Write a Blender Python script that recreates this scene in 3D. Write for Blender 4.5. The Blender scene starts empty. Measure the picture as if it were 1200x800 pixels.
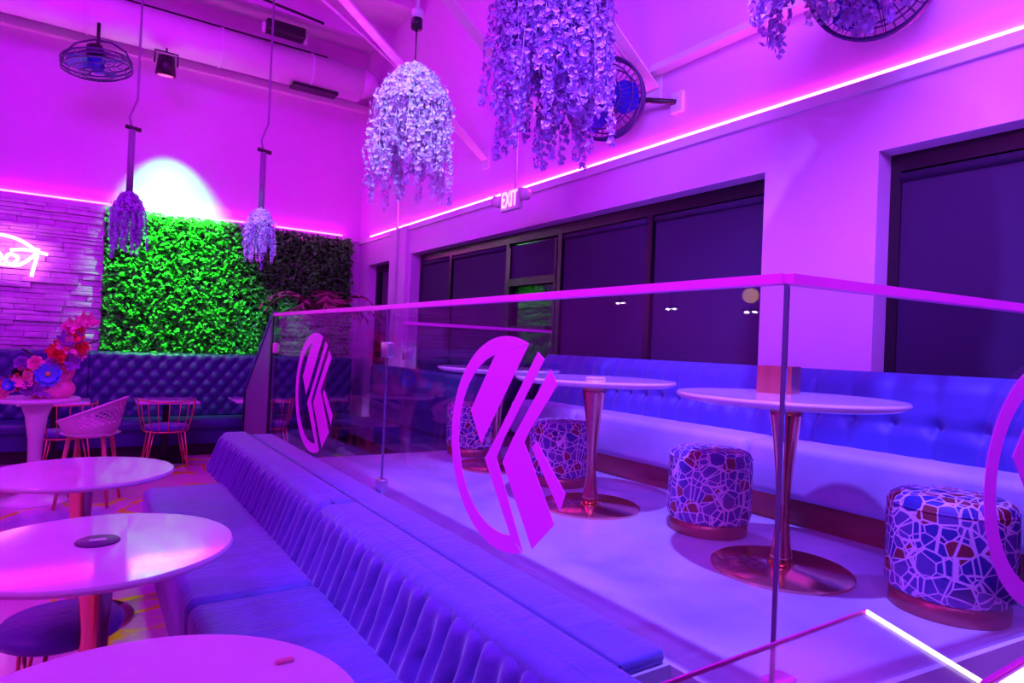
import bpy, math, random
from mathutils import Vector, Matrix
random.seed(7)
PI = math.pi
S = bpy.context.scene
COL = S.collection
sin, cos = math.sin, math.cos

# ------------------------------------------------------------------ camera
cd = bpy.data.cameras.new('camera'); cam = bpy.data.objects.new('camera', cd); COL.objects.link(cam)
cd.sensor_width = 36; cd.lens = 22.65; cd.clip_start = 0.02
_r = Vector((.831, -.554, .042)); _d = Vector((.040, -.016, -.999)); _f = Vector((.555, .832, .009))
_f.normalize(); _r = (_r - _f*_r.dot(_f)).normalized(); _u = _r.cross(_f)
cam.matrix_world = Matrix(((_r.x, _u.x, -_f.x, 0), (_r.y, _u.y, -_f.y, 0), (_r.z, _u.z, -_f.z, 1.5), (0, 0, 0, 1)))
S.camera = cam
S.view_settings.view_transform = 'Standard'; S.view_settings.look = 'None'
S.view_settings.gamma = 1; S.view_settings.use_curve_mapping = False
S.view_settings.exposure = 0.0

# ------------------------------------------------------------------ world and lights
w = bpy.data.worlds.new('dark_room'); S.world = w; w.use_nodes = True
w.node_tree.nodes['Background'].inputs[0].default_value = (.02, .0, .06, 1)
w.node_tree.nodes['Background'].inputs[1].default_value = .3

def light(name, kind, loc, target, col, watts, size=.3, spot=None, blend=.5, size_y=None):
    l = bpy.data.lights.new(name, kind); l.energy = watts; l.color = col
    if kind == 'AREA':
        l.size = size
        if size_y: l.shape = 'RECTANGLE'; l.size_y = size_y
    else: l.shadow_soft_size = size
    if kind == 'SPOT': l.spot_size = math.radians(spot); l.spot_blend = blend
    o = bpy.data.objects.new(name, l); COL.objects.link(o); o.location = loc
    d = Vector(target) - Vector(loc)
    o.rotation_euler = d.to_track_quat('-Z', 'Y').to_euler()
    return o
light('violet_stage_spot', 'SPOT', (1.0, .9, 6.0), (2.75, 2.3, .6), (.20, .135, 1.0), 2700, .07, 50, .7)
wl = light('violet_wall_wash', 'AREA', (-.2, -.6, 4.9), (3.7, 2.2, 2.9), (.42, .10, 1.1), 105, 2.6); wl.data.spread = math.radians(70)
light('magenta_back_wash', 'AREA', (-.6, 5.2, 5.9), (.2, 9.4, 2.0), (.47, .0, 1.0), 290, 2.0)
light('magenta_ceiling_wash', 'AREA', (.6, 6.0, 4.2), (1.2, 7.2, 6.2), (.9, .0, .9), 45, 2.4)
light('pink_left_wash', 'AREA', (-3.2, 2.2, 3.6), (.3, 3.2, .6), (.76, .035, 1.0), 95, .8)
light('violet_bench_spot', 'SPOT', (3.3, -.6, 4.6), (1.1, 3.0, .5), (.17, .065, 1.0), 480, .05, 62, .5)
light('blue_fill', 'AREA', (1.8, 1.5, 6.1), (1.8, 2.0, 0), (.03, .0, 1.0), 12, 2.5)
light('green_hedge_spot', 'SPOT', (.80, 9.33, 4.75), (1.0, 10.2, 2.6), (.08, 1.0, .08), 1600, .04, 52, 1.0)
light('cool_pendant_spot', 'SPOT', (.2, .6, 5.6), (1.88, 4.2, 3.1), (.30, .45, 1.0), 1300, .05, 13, .4)
light('cool_pendant_spot', 'SPOT', (.2, 3.9, 5.8), (1.74, 8.2, 2.8), (.20, .36, 1.0), 1500, .05, 9, .5)

# ------------------------------------------------------------------ materials
def nodes(name):
    m = bpy.data.materials.new(name); m.use_nodes = True
    nt = m.node_tree; return m, nt, nt.nodes['Principled BSDF']
def mat(name, col, rough=.5, metal=0, var=0, scale=8, bump=0, bscale=60, stretch=(1, 1, 1), sheen=0, coat=0, spec=.5):
    m, nt, b = nodes(name); L = nt.links
    b.inputs['Base Color'].default_value = (*col, 1); b.inputs['Roughness'].default_value = rough
    b.inputs['Metallic'].default_value = metal; b.inputs['Sheen Weight'].default_value = sheen
    b.inputs['Coat Weight'].default_value = coat; b.inputs['Specular IOR Level'].default_value = spec
    if var or bump:
        tc = nt.nodes.new('ShaderNodeTexCoord'); mp = nt.nodes.new('ShaderNodeMapping')
        mp.inputs['Scale'].default_value = stretch
        L.new(tc.outputs['Object'], mp.inputs[0])
    if var:
        n = nt.nodes.new('ShaderNodeTexNoise'); n.inputs['Scale'].default_value = scale; n.inputs['Detail'].default_value = 5
        L.new(mp.outputs[0], n.inputs['Vector'])
        r = nt.nodes.new('ShaderNodeValToRGB')
        r.color_ramp.elements[0].position = .3; r.color_ramp.elements[1].position = .7
        r.color_ramp.elements[0].color = (*[max(0, c*(1-var)) for c in col], 1)
        r.color_ramp.elements[1].color = (*[min(1, c*(1+var)) for c in col], 1)
        L.new(n.outputs['Fac'], r.inputs[0]); L.new(r.outputs[0], b.inputs['Base Color'])
    if bump:
        n2 = nt.nodes.new('ShaderNodeTexNoise'); n2.inputs['Scale'].default_value = bscale; n2.inputs['Detail'].default_value = 3
        L.new(mp.outputs[0], n2.inputs['Vector'])
        bp = nt.nodes.new('ShaderNodeBump'); bp.inputs['Strength'].default_value = bump; bp.inputs['Distance'].default_value = .02
        L.new(n2.outputs['Fac'], bp.inputs['Height']); L.new(bp.outputs[0], b.inputs['Normal'])
    return m
def emit(name, col, s):
    m, nt, b = nodes(name); b.inputs['Base Color'].default_value = (*[min(1, c) for c in col], 1)
    b.inputs['Emission Color'].default_value = (*col, 1); b.inputs['Emission Strength'].default_value = s
    return m
def glass(name, tint=(.95, .93, .98), ior=1.5, rough=0.0):
    m = bpy.data.materials.new(name); m.use_nodes = True; nt = m.node_tree; nt.nodes.clear()
    o = nt.nodes.new('ShaderNodeOutputMaterial'); mx = nt.nodes.new('ShaderNodeMixShader'); f = nt.nodes.new('ShaderNodeFresnel')
    t = nt.nodes.new('ShaderNodeBsdfTransparent'); g = nt.nodes.new('ShaderNodeBsdfGlossy')
    t.inputs[0].default_value = (*tint, 1); g.inputs['Roughness'].default_value = rough
    L = nt.links; ge = nt.nodes.new('ShaderNodeNewGeometry'); mr = nt.nodes.new('ShaderNodeMapRange')
    mr.inputs['To Min'].default_value = ior; mr.inputs['To Max'].default_value = 1/ior   # same reflectance on both faces of a thin pane
    L.new(ge.outputs['Backfacing'], mr.inputs['Value']); L.new(mr.outputs[0], f.inputs['IOR'])
    L.new(f.outputs[0], mx.inputs[0]); L.new(t.outputs[0], mx.inputs[1]); L.new(g.outputs[0], mx.inputs[2]); L.new(mx.outputs[0], o.inputs[0])
    return m
M = {}
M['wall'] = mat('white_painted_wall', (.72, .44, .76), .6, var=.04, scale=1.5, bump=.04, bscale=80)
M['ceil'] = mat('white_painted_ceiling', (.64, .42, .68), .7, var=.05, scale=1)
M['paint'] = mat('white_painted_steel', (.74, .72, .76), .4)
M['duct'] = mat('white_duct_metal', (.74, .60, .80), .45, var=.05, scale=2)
M['dark'] = mat('black_painted_metal', (.012, .010, .016), .4)
M['frame'] = mat('black_window_frame', (.008, .006, .012), .35)
M['blind'] = mat('dark_shade_fabric', (.030, .008, .065), .8, bump=.1, bscale=300)
M['velvet'] = mat('blue_velvet', (.085, .022, .37), .55, var=.12, scale=5, bump=.3, bscale=16, sheen=.4)
M['velvet_dark'] = mat('navy_vinyl', (.045, .05, .22), .36, var=.08, scale=5)
M['velvet_seat'] = mat('blue_velvet_seat', (.095, .07, .44), .55, var=.16, scale=4, bump=.4, bscale=9, stretch=(1, 4, 1), sheen=.4)
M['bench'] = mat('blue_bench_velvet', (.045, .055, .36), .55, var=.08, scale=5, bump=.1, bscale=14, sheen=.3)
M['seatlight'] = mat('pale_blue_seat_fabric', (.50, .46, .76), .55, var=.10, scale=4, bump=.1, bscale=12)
M['gold'] = mat('rose_gold_metal', (.90, .42, .30), .16, metal=1)
M['copper'] = mat('brushed_copper', (.80, .30, .22), .32, metal=1, var=.1, scale=30, stretch=(1, 1, .1))
M['steel'] = mat('satin_steel', (.72, .66, .74), .3, metal=1)
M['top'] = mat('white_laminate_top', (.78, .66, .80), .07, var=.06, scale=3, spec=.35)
M['white'] = mat('white_gloss_plastic', (.80, .72, .78), .25)
M['pinkplastic'] = mat('pale_pink_plastic', (.80, .55, .66), .35)
M['copperwire'] = mat('copper_wire', (.85, .28, .20), .35, metal=.6)
M['wood'] = mat('reddish_leg_wood', (.62, .20, .16), .45)
M['kick'] = mat('copper_toe_kick', (.42, .12, .12), .35, metal=.7)
M['dkick'] = mat('dark_toe_kick', (.03, .015, .03), .5)
M['logo'] = mat('pink_vinyl_film', (.95, .08, .80), .35)
M['logo'].node_tree.nodes['Principled BSDF'].inputs['Specular IOR Level'].default_value = .3
M['petal'] = mat('white_wisteria_petal', (.80, .70, .94), .6, var=.15, scale=12)
M['petal2'] = mat('lilac_wisteria_petal', (.48, .28, .74), .6, var=.25, scale=10)
M['leaf'] = mat('hedge_leaf', (.035, .72, .03), .4, var=.6, scale=6)
M['hedgeback'] = mat('hedge_backing', (.006, .02, .008), .9)
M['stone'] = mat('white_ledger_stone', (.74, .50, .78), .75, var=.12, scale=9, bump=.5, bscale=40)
M['fanblue'] = mat('blue_fan_blade', (.02, .03, .50), .35)
M['fancage'] = mat('dark_fan_cage', (.06, .03, .16), .4, metal=.3)
M['neon'] = emit('pink_white_neon', (1.0, .28, 1.0), 6)
M['led'] = emit('pink_led_tape', (1.0, .05, .72), 50)
M['led2'] = emit('magenta_led_tape', (1.0, .014, .85), 55)
M['exit'] = emit('red_exit_letters', (1.0, .22, .40), 3.2)
M['glass'] = glass('clear_glass', (.93, .90, .96))
M['steps_shade'] = mat('shade_darkened_steps', (.03, .02, .06), .9, bump=.3, bscale=200)  # landing steps lie unlit; their shade is put into this near-black colour
M['pole'] = mat('grey_violet_pole', (.20, .14, .26), .4)
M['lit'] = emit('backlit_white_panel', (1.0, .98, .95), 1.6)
M['edge'] = mat('polished_glass_edge', (.12, .07, .22), .06, coat=1)
M['acrylic'] = glass('smudged_acrylic', (.92, .90, .96), 1.55, .22)
M['winglass'] = glass('window_glass', (.55, .5, .6), 2.1)
M['night'] = mat('night_panel', (.006, .004, .012), .3)
M['rail'] = mat('pink_tinted_cap_rail', (.98, .05, .70), .35)
M['lampwarm'] = emit('warm_lamp', (1.0, .50, .16), 4)
M['lampwhite'] = emit('white_lamp', (1.0, .8, .9), 30)
M['red'] = mat('red_petal', (.80, .05, .05), .5, var=.2)
M['pinkf'] = mat('pink_petal', (.95, .22, .42), .5, var=.2)
M['bluef'] = mat('blue_petal', (.08, .20, .70), .5, var=.2)
M['purplef'] = mat('purple_petal', (.30, .08, .45), .5, var=.2)
M['darkleaf'] = mat('dark_green_leaf', (.02, .06, .03), .5)
M['yellow'] = mat('yellow_flower_centre', (.75, .6, .1), .5)
M['brownplant'] = mat('dried_brown_frond', (.26, .09, .11), .7, var=.3)
M['pot'] = mat('dark_pot', (.05, .03, .06), .5)
M['puck'] = mat('dark_puck', (.10, .03, .16), .4)
M['puckmark'] = mat('puck_mark', (.6, .5, .65), .4)

def lace_mat():
    m, nt, b = nodes('lace_print_fabric'); L = nt.links
    tc = nt.nodes.new('ShaderNodeTexCoord')
    v = nt.nodes.new('ShaderNodeTexVoronoi'); v.feature = 'DISTANCE_TO_EDGE'; v.inputs['Scale'].default_value = 12
    v2 = nt.nodes.new('ShaderNodeTexVoronoi'); v2.feature = 'DISTANCE_TO_EDGE'; v2.inputs['Scale'].default_value = 16.7
    c = nt.nodes.new('ShaderNodeTexVoronoi'); c.inputs['Scale'].default_value = 16.7
    for q in (v, v2, c): q.inputs['Randomness'].default_value = 1; L.new(tc.outputs['Object'], q.inputs['Vector'])
    mn = nt.nodes.new('ShaderNodeMath'); mn.operation = 'MINIMUM'; L.new(v.outputs['Distance'], mn.inputs[0]); L.new(v2.outputs['Distance'], mn.inputs[1])
    r = nt.nodes.new('ShaderNodeValToRGB'); r.color_ramp.elements[0].position = .026; r.color_ramp.elements[1].position = .044
    r.color_ramp.elements[0].color = (1, 1, 1, 1); r.color_ramp.elements[1].color = (0, 0, 0, 1)
    L.new(mn.outputs[0], r.inputs[0])
    sp = nt.nodes.new('ShaderNodeSeparateColor'); L.new(c.outputs['Color'], sp.inputs[0])
    k = nt.nodes.new('ShaderNodeValToRGB'); k.color_ramp.interpolation = 'CONSTANT'
    e = k.color_ramp.elements; e[0].color = (.035, .035, .32, 1); e[1].position = .40; e[1].color = (.12, .06, .36, 1)
    x = e.new(.62); x.color = (.22, .03, .05, 1); x = e.new(.80); x.color = (.02, .02, .16, 1)
    L.new(sp.outputs[0], k.inputs[0])
    mx = nt.nodes.new('ShaderNodeMix'); mx.data_type = 'RGBA'; L.new(r.outputs[0], mx.inputs[0]); L.new(k.outputs[0], mx.inputs[6])
    mx.inputs[7].default_value = (.86, .55, .86, 1)
    L.new(mx.outputs[2], b.inputs['Base Color']); b.inputs['Roughness'].default_value = .55
    return m
M['lace'] = lace_mat()
def floor_mat(name, base, alt, painted_reflection, rough, scale=.9):
    m, nt, b = nodes(name); L = nt.links
    tc = nt.nodes.new('ShaderNodeTexCoord')
    n = nt.nodes.new('ShaderNodeTexNoise'); n.inputs['Scale'].default_value = scale; n.inputs['Detail'].default_value = 6; n.inputs['Distortion'].default_value = .8
    L.new(tc.outputs['Object'], n.inputs['Vector'])
    r = nt.nodes.new('ShaderNodeValToRGB'); e = r.color_ramp.elements
    e[0].position = .30; e[0].color = (*alt, 1); e[1].position = .62; e[1].color = (*base, 1)
    if painted_reflection:
        for p, q in ((.455, base), (.465, painted_reflection), (.485, painted_reflection), (.495, base)):
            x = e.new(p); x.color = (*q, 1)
    L.new(n.outputs['Fac'], r.inputs[0]); L.new(r.outputs[0], b.inputs['Base Color'])
    b.inputs['Roughness'].default_value = rough
    return m
M['floor'] = floor_mat('swirled_epoxy_floor', (.74, .38, .60), (.40, .28, .66), (.80, .95, .0), .14)  # the yellow band is a gloss reflection of light painted into the floor colour
M['stage'] = floor_mat('polished_grey_concrete', (.60, .58, .74), (.33, .31, .54), None, .34, 1.3)

# ------------------------------------------------------------------ mesh helper
class MB:
    def __init__(s): s.v = []; s.f = []; s.sm = []
    def add(s, vs, fs, smooth=False):
        n = len(s.v); s.v += [tuple(v) for v in vs]; s.f += [tuple(i+n for i in f) for f in fs]; s.sm += [smooth]*len(fs); return s
    def box(s, x0, x1, y0, y1, z0, z1):
        return s.add([(x, y, z) for z in (z0, z1) for y in (y0, y1) for x in (x0, x1)],
                     [(0, 2, 3, 1), (4, 5, 7, 6), (0, 1, 5, 4), (2, 6, 7, 3), (0, 4, 6, 2), (1, 3, 7, 5)])
    def rbox(s, x0, x1, y0, y1, z0, z1, b=.02, seg=3):
        # rounded box: rounded outline in plan swept with rounded top and bottom
        rings = []; b = min(b, (x1-x0)/2.01, (y1-y0)/2.01, (z1-z0)/2.01)
        zz = [(z0 + b - b*cos(k*PI/2/seg), b - b*sin(k*PI/2/seg)) for k in range(seg+1)] + [(z1 - b + b*sin(k*PI/2/seg), b - b*cos(k*PI/2/seg)) for k in range(seg+1)]
        for z, ins in zz:
            ring = []
            for cx, cy, a0 in ((x1-b, y1-b, 0), (x0+b, y1-b, PI/2), (x0+b, y0+b, PI), (x1-b, y0+b, 1.5*PI)):
                for k in range(seg+1):
                    a = a0 + k*PI/2/seg; rr = max(b-ins, 0.0005)
                    ring.append((cx + rr*cos(a), cy + rr*sin(a), z))
            rings.append(ring)
        n = len(rings[0]); vs = sum(rings, [])
        fs = [(i*n+j, i*n+(j+1) % n, (i+1)*n+(j+1) % n, (i+1)*n+j) for i in range(len(rings)-1) for j in range(n)]
        fs += [tuple(range(n-1, -1, -1)), tuple((len(rings)-1)*n+j for j in range(n))]
        return s.add(vs, fs, True)
    def lathe(s, prof, seg=48, c=(0, 0, 0), cap=True):
        vs = []; fs = []
        for r, z in prof:
            for k in range(seg):
                a = 2*PI*k/seg; vs.append((c[0]+r*cos(a), c[1]+r*sin(a), c[2]+z))
        for i in range(len(prof)-1):
            for k in range(seg):
                fs.append((i*seg+k, i*seg+(k+1) % seg, (i+1)*seg+(k+1) % seg, (i+1)*seg+k))
        if cap:
            fs.append(tuple(range(seg-1, -1, -1))); fs.append(tuple((len(prof)-1)*seg+k for k in range(seg)))
        return s.add(vs, fs, True)
    def tube(s, pts, r, seg=8, closed=False):
        pts = [Vector(p) for p in pts]; n = len(pts); vs = []; fs = []; rs = r if isinstance(r, (list, tuple)) else [r]*n
        up = None
        for i, p in enumerate(pts):
            a = pts[(i-1) % n] if (closed or i > 0) else p; b = pts[(i+1) % n] if (closed or i < n-1) else p
            t = (b-a)
            t = t.normalized() if t.length > 1e-9 else Vector((0, 0, 1))
            if up is None:
                up = Vector((0, 0, 1)) if abs(t.z) < .9 else Vector((1, 0, 0))
            u = (up - t*up.dot(t))
            if u.length < 1e-5: u = t.orthogonal()
            u.normalize(); up = u; v = t.cross(u)
            for k in range(seg):
                a2 = 2*PI*k/seg; vs.append(p + u*(rs[i]*cos(a2)) + v*(rs[i]*sin(a2)))
        for i in range(n if closed else n-1):
            j = (i+1) % n
            for k in range(seg):
                fs.append((i*seg+k, i*seg+(k+1) % seg, j*seg+(k+1) % seg, j*seg+k))
        if not closed:
            fs.append(tuple(range(seg-1, -1, -1))); fs.append(tuple((n-1)*seg+k for k in range(seg)))
        return s.add(vs, fs, True)
    def sphere(s, c, r, seg=12, rings=8, sc=(1, 1, 1)):
        prof = [(max(1e-4, r*sin(PI*i/rings)), -r*cos(PI*i/rings)) for i in range(rings+1)]
        n = len(s.v); s.lathe(prof, seg, (0, 0, 0))
        for i in range(n, len(s.v)):
            x, y, z = s.v[i]; s.v[i] = (c[0]+x*sc[0], c[1]+y*sc[1], c[2]+z*sc[2])
        return s
    def prism(s, poly, axis, a, b):
        # poly: 2D points; axis 0: (y,z) extruded in x ; 1: (x,z) in y ; 2: (x,y) in z
        def P(p, t): return (t, p[0], p[1]) if axis == 0 else (p[0], t, p[1]) if axis == 1 else (p[0], p[1], t)
        n = len(poly); vs = [P(p, a) for p in poly] + [P(p, b) for p in poly]
        fs = [tuple(range(n-1, -1, -1)), tuple(range(n, 2*n))] + [(i, (i+1) % n, n+(i+1) % n, n+i) for i in range(n)]
        return s.add(vs, fs)
    def bar(s, a, b, w, h, up=(0, 0, 1)):
        a = Vector(a); b = Vector(b); t = (b-a).normalized(); u = Vector(up); u = (u - t*u.dot(t)).normalized(); v = t.cross(u)
        vs = [p + u*(h/2*i) + v*(w/2*j) for p in (a, b) for i, j in ((-1, -1), (-1, 1), (1, 1), (1, -1))]
        return s.add(vs, [(3, 2, 1, 0), (4, 5, 6, 7), (0, 1, 5, 4), (1, 2, 6, 5), (2, 3, 7, 6), (3, 0, 4, 7)])
    def surf(s, fn, nu, nv, smooth=True):
        vs = [fn(i/nu, j/nv) for j in range(nv+1) for i in range(nu+1)]
        fs = [(j*(nu+1)+i, j*(nu+1)+i+1, (j+1)*(nu+1)+i+1, (j+1)*(nu+1)+i) for j in range(nv) for i in range(nu)]
        return s.add(vs, fs, smooth)
    def mesh(s, name, m):
        me = bpy.data.meshes.new(name); me.from_pydata(s.v, [], s.f); me.materials.append(M[m] if isinstance(m, str) else m)
        me.polygons.foreach_set('use_smooth', s.sm); me.update(); return me
    def build(s, name, m, parent=None, kind=None, loc=None):
        # origin is moved to the parent frame: vertices are given in the parent's local coordinates
        o = bpy.data.objects.new(name, s.mesh(name, m)); COL.objects.link(o)
        if parent: o.parent = parent
        if loc: o.location = loc
        if kind: o['kind'] = kind
        return o
def fix_normals(o):
    import bmesh
    bm = bmesh.new(); bm.from_mesh(o.data); bmesh.ops.recalc_face_normals(bm, faces=bm.faces); bm.to_mesh(o.data); bm.free(); return o
def autosmooth(o, deg=35):
    import bmesh
    bm = bmesh.new(); bm.from_mesh(o.data); lim = math.radians(deg)
    for e in bm.edges:
        if len(e.link_faces) == 2 and e.calc_face_angle(0) > lim: e.smooth = False
    bm.to_mesh(o.data); bm.free(); return o
def tag(o, label, cat, group=None):
    o['label'] = label; o['category'] = cat
    if group: o['group'] = group
    return o
def thing(name, label, cat, loc=(0, 0, 0), rz=0, group=None):
    o = bpy.data.objects.new(name, None); o.empty_display_size = .1; COL.objects.link(o); o.location = loc; o.rotation_euler = (0, 0, rz)
    return tag(o, label, cat, group)
def dup(root, loc, rz, label, group=None, name=None):
    r = root.copy(); COL.objects.link(r); r.location = loc; r.rotation_euler = (0, 0, rz); r['label'] = label
    if group: r['group'] = group
    for ch in list(root.children):
        c = ch.copy(); COL.objects.link(c); c.parent = r
        for g in list(ch.children):
            d = g.copy(); COL.objects.link(d); d.parent = c
    return r
def struct(o): o['kind'] = 'structure'; return o

# ------------------------------------------------------------------ room shell
GZ = -.05; ST = .59; XW = 3.72; YB = 10.2; HC = 6.2; XL = -6.0; YF = -4.0
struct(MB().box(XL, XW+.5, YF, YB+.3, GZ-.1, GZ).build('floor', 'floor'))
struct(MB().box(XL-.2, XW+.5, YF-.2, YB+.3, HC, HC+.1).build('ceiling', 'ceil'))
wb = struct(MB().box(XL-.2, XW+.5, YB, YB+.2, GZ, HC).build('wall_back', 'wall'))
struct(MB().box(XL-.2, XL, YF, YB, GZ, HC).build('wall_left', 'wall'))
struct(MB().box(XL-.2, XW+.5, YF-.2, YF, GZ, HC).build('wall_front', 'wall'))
# right wall with three recessed openings (Y ranges)
OP = [(8.88, 9.76, .3, 2.70), (2.64, 8.16, .3, 2.73), (-3.2, 1.905, .3, 2.70)]
wr = MB(); WT = .30
ys = [YF]
for a, b, z0, z1 in sorted(OP): ys += [a, b]
ys.append(YB)
for i in range(0, len(ys), 2): wr.box(XW, XW+WT, ys[i], ys[i+1], GZ, HC)
for a, b, z0, z1 in OP:
    wr.box(XW, XW+WT, a, b, z1, HC); wr.box(XW, XW+WT, a, b, GZ, z0)
struct(wr.build('wall_right', 'wall'))
# pilaster near the far corner, slim picture rail under the LED tape, ledger angle
struct(MB().box(XW-.05, XW, 8.24, 8.80, GZ, 3.12).build('trim_1', 'wall'))
struct(MB().box(XW-.025, XW, YF, YB, 3.06, 3.13).build('trim_2', 'paint'))
struct(MB().box(XL, XW-.026, YB-.04, YB, 3.10, 3.17).build('trim_3', 'paint'))
struct(MB().box(XW-.10, XW, YF, 3.72, 3.70, 3.72).box(XW-.02, XW, YF, 3.72, 3.72, 3.80).build('trim_4', 'paint'))
struct(MB().box(XL, XW, YB-.10, YB, 5.22, 5.32).build('trim_5', 'paint'))

# windows and door in the right wall
XG = XW+.14
def window(n, y0, y1, z0, z1, mull, doors=(), gl='winglass'):
    t = bpy.data.objects.new('window_%d' % n, None); COL.objects.link(t); t['kind'] = 'structure'; t.location = (XG, y0, z0)
    L = y1-y0; H = z1-z0
    fr = MB().box(0, .07, 0, L, H-.10, H).box(0, .07, 0, L, 0, .08).box(0, .07, 0, .06, .08, H-.10).box(0, .07, L-.06, L, .08, H-.10)
    fr.build('frame', 'frame', t)
    for m in mull: MB().box(-.01, .07, m-y0-.03, m-y0+.03, .08, H-.10).build('mullion', 'frame', t)
    ed = [y0] + list(mull) + [y1]
    for a, b in zip(ed[:-1], ed[1:]):
        a2 = a-y0+.05; b2 = b-y0-.05
        MB().box(.045, .052, a2-.02, b2+.02, .08, H-.10).build('pane', gl, t)
        MB().box(.060, .068, a2-.02, b2+.02, .08, H-.10).build('night_backing', 'night', t)
        if (a, b) not in doors:
            MB().box(.012, .018, a2, b2, .10, H-.15).build('roller_blind', 'blind', t)
            MB().tube([(.012, a2, H-.135), (.012, b2, H-.135)], .028, 10).build('blind_roller', 'blind', t)
    return t
window(1, 8.88, 9.76, .3, 2.70, [], doors=((8.88, 9.76),))
w2 = window(2, 2.64, 8.16, .3, 2.73, [3.80, 5.0, 5.93, 7.25], doors=((5.0, 5.93),))
window(3, -3.2, 1.905, .3, 2.70, [.2, -1.5])
d1 = bpy.data.objects.new('door_1', None); COL.objects.link(d1); d1['kind'] = 'structure'; d1.location = (XG-.005, 5.0, .3)
MB().box(-.012, 0, .06, .87, 1.86, 1.94).build('cross_rail', 'frame', d1)
MB().box(.014, .020, .05, .88, 1.94, 2.30).build('roller_blind', 'blind', d1)
MB().box(-.06, -.03, .12, .76, 1.38, 1.43).box(-.03, 0, .14, .18, 1.38, 1.43).box(-.03, 0, .70, .74, 1.38, 1.43).build('push_bar', 'frame', d1)
MB().box(-.012, 0, .04, .07, .08, 2.28).box(-.012, 0, .86, .89, .08, 2.28).build('stile', 'frame', d1)

# LED tapes
tag(MB().box(XW-.018, XW-.004, YF+.1, YB-.5, 3.132, 3.150).build('led_tape', 'led'), 'long glowing pink LED tape along the right wall above the windows', 'light strip')
tag(MB().box(XL+.1, XW-.3, YB-.032, YB-.012, 3.172, 3.192).build('led_tape', 'led2'), 'glowing pink LED tape along the back wall above stone and hedge', 'light strip')

# ------------------------------------------------------------------ stone cladding on the back wall
def stone_strip(x0, x1, z0, z1, d):
    j = lambda: random.uniform(-.004, .004)
    m = MB(); y0 = YB; y1 = YB-d
    fr = [(x0+.003, y1+j()*2, z0+.002+abs(j())), (x1-.003, y1+j()*2, z0+.002+abs(j())), (x1-.003, y1+j()*2, z1-.002-abs(j())), (x0+.003, y1+j()*2, z1-.002-abs(j()))]
    bk = [(x0, y0, z0), (x1, y0, z0), (x1, y0, z1), (x0, y0, z1)]
    mid = ((x0+x1)/2+random.uniform(-.05, .05), y1-random.uniform(0, .012), (z0+z1)/2)
    m.add(bk+fr+[mid], [(0, 1, 5, 4), (1, 2, 6, 5), (2, 3, 7, 6), (3, 0, 4, 7), (4, 5, 8), (5, 6, 8), (6, 7, 8), (7, 4, 8)])
    return m
far = MB(); z = GZ; RH = .058; row = 0
while z < 3.08:
    z1 = min(z+RH*random.choice((.75, 1, 1, 1.3)), 3.098)
    x = .20 + random.uniform(-.02, .03)
    while x > -3.6:
        L = random.uniform(.16, .62); x0 = x-L
        mb = stone_strip(x0, x, z, z1, random.uniform(.02, .07))
        if z1 > 1.15 and x > -1.05: mb.build('stone', 'stone', wb)
        else: far.add(mb.v, mb.f)
        x = x0
    z = z1; row += 1
far.build('stone_field', 'stone', wb, kind='stuff')

# ------------------------------------------------------------------ hedge wall
hw = thing('hedge_wall', 'artificial green leaf hedge panel covering the back wall, lit by a green spot', 'hedge', (.2, YB, 1.0))
MB().box(0, 3.36, -.06, 0, 0, 2.10).build('backing', 'hedgeback', hw)
lv = MB()
for k in range(15000):
    x = random.uniform(.0, 3.37); zz = random.uniform(.0, 2.12); y = -.06-random.random()**1.5*.13
    s = random.uniform(.022, .045); a = random.uniform(0, 2*PI); tl = random.uniform(.15, 1.1); yw = random.uniform(-1, 1)
    R_ = Matrix.Rotation(yw, 3, 'Z') @ Matrix.Rotation(-tl, 3, 'X') @ Matrix.Rotation(a, 3, 'Y')
    P = [(0, 0, -s), (s*.62, -.2*s, 0), (0, .05*s, s*1.1), (-s*.62, -.2*s, 0)]
    c = Vector((x, y, zz)); lv.add([c + R_ @ Vector(p) for p in P], [(0, 1, 2), (0, 2, 3)])
lv.build('leaves', 'leaf', hw, kind='stuff')

# ------------------------------------------------------------------ upper structure: duct, braces, beams, pipes
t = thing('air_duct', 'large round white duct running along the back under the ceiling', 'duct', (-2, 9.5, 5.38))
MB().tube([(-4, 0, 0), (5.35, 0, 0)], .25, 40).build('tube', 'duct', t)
for x in (-2.6, -1.1, .4, 1.9, 3.4, 4.6): 
    MB().tube([(x-.015, 0, 0), (x+.015, 0, 0)], .262, 40).build('seam_ring', 'duct', t)
MB().box(4.35, 5.0, -.12, .10, -.275, -.235).build('grille', 'dark', t)
MB().tube([(5.34, 0, 0), (5.44, 0, -.02), (5.48, 0, -.12)], [.25, .245, .20], 40).build('end_elbow', 'duct', t)
br = [(6.26, 'far'), (4.99, 'middle'), (3.68, 'near')]
for y, q in br:
    t = thing('angle_brace', 'white steel angle brace slanting up from the right wall, %s one of three' % {'far': 'farthest', 'middle': 'the middle', 'near': 'nearest'}[q], 'brace', (XW, y, 3.60), 0, 'white braces under the ceiling')
    a = math.radians(36.3); d = Vector((-cos(a), 0, sin(a))); L_ = 3.6
    n = Vector((sin(a), 0, cos(a)))
    MB().bar(Vector((-.02, 0, 0)), d*4.1, .13, .012, n).build('flange', 'paint', t)
    MB().bar(Vector((-.02, .045, .045)), d*4.1+Vector((0, .045, .045)), .012, .09, n).build('web', 'paint', t)
    MB().box(-.012, 0, -.08, .08, -.10, .12).build('plate', 'paint', t)
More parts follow.
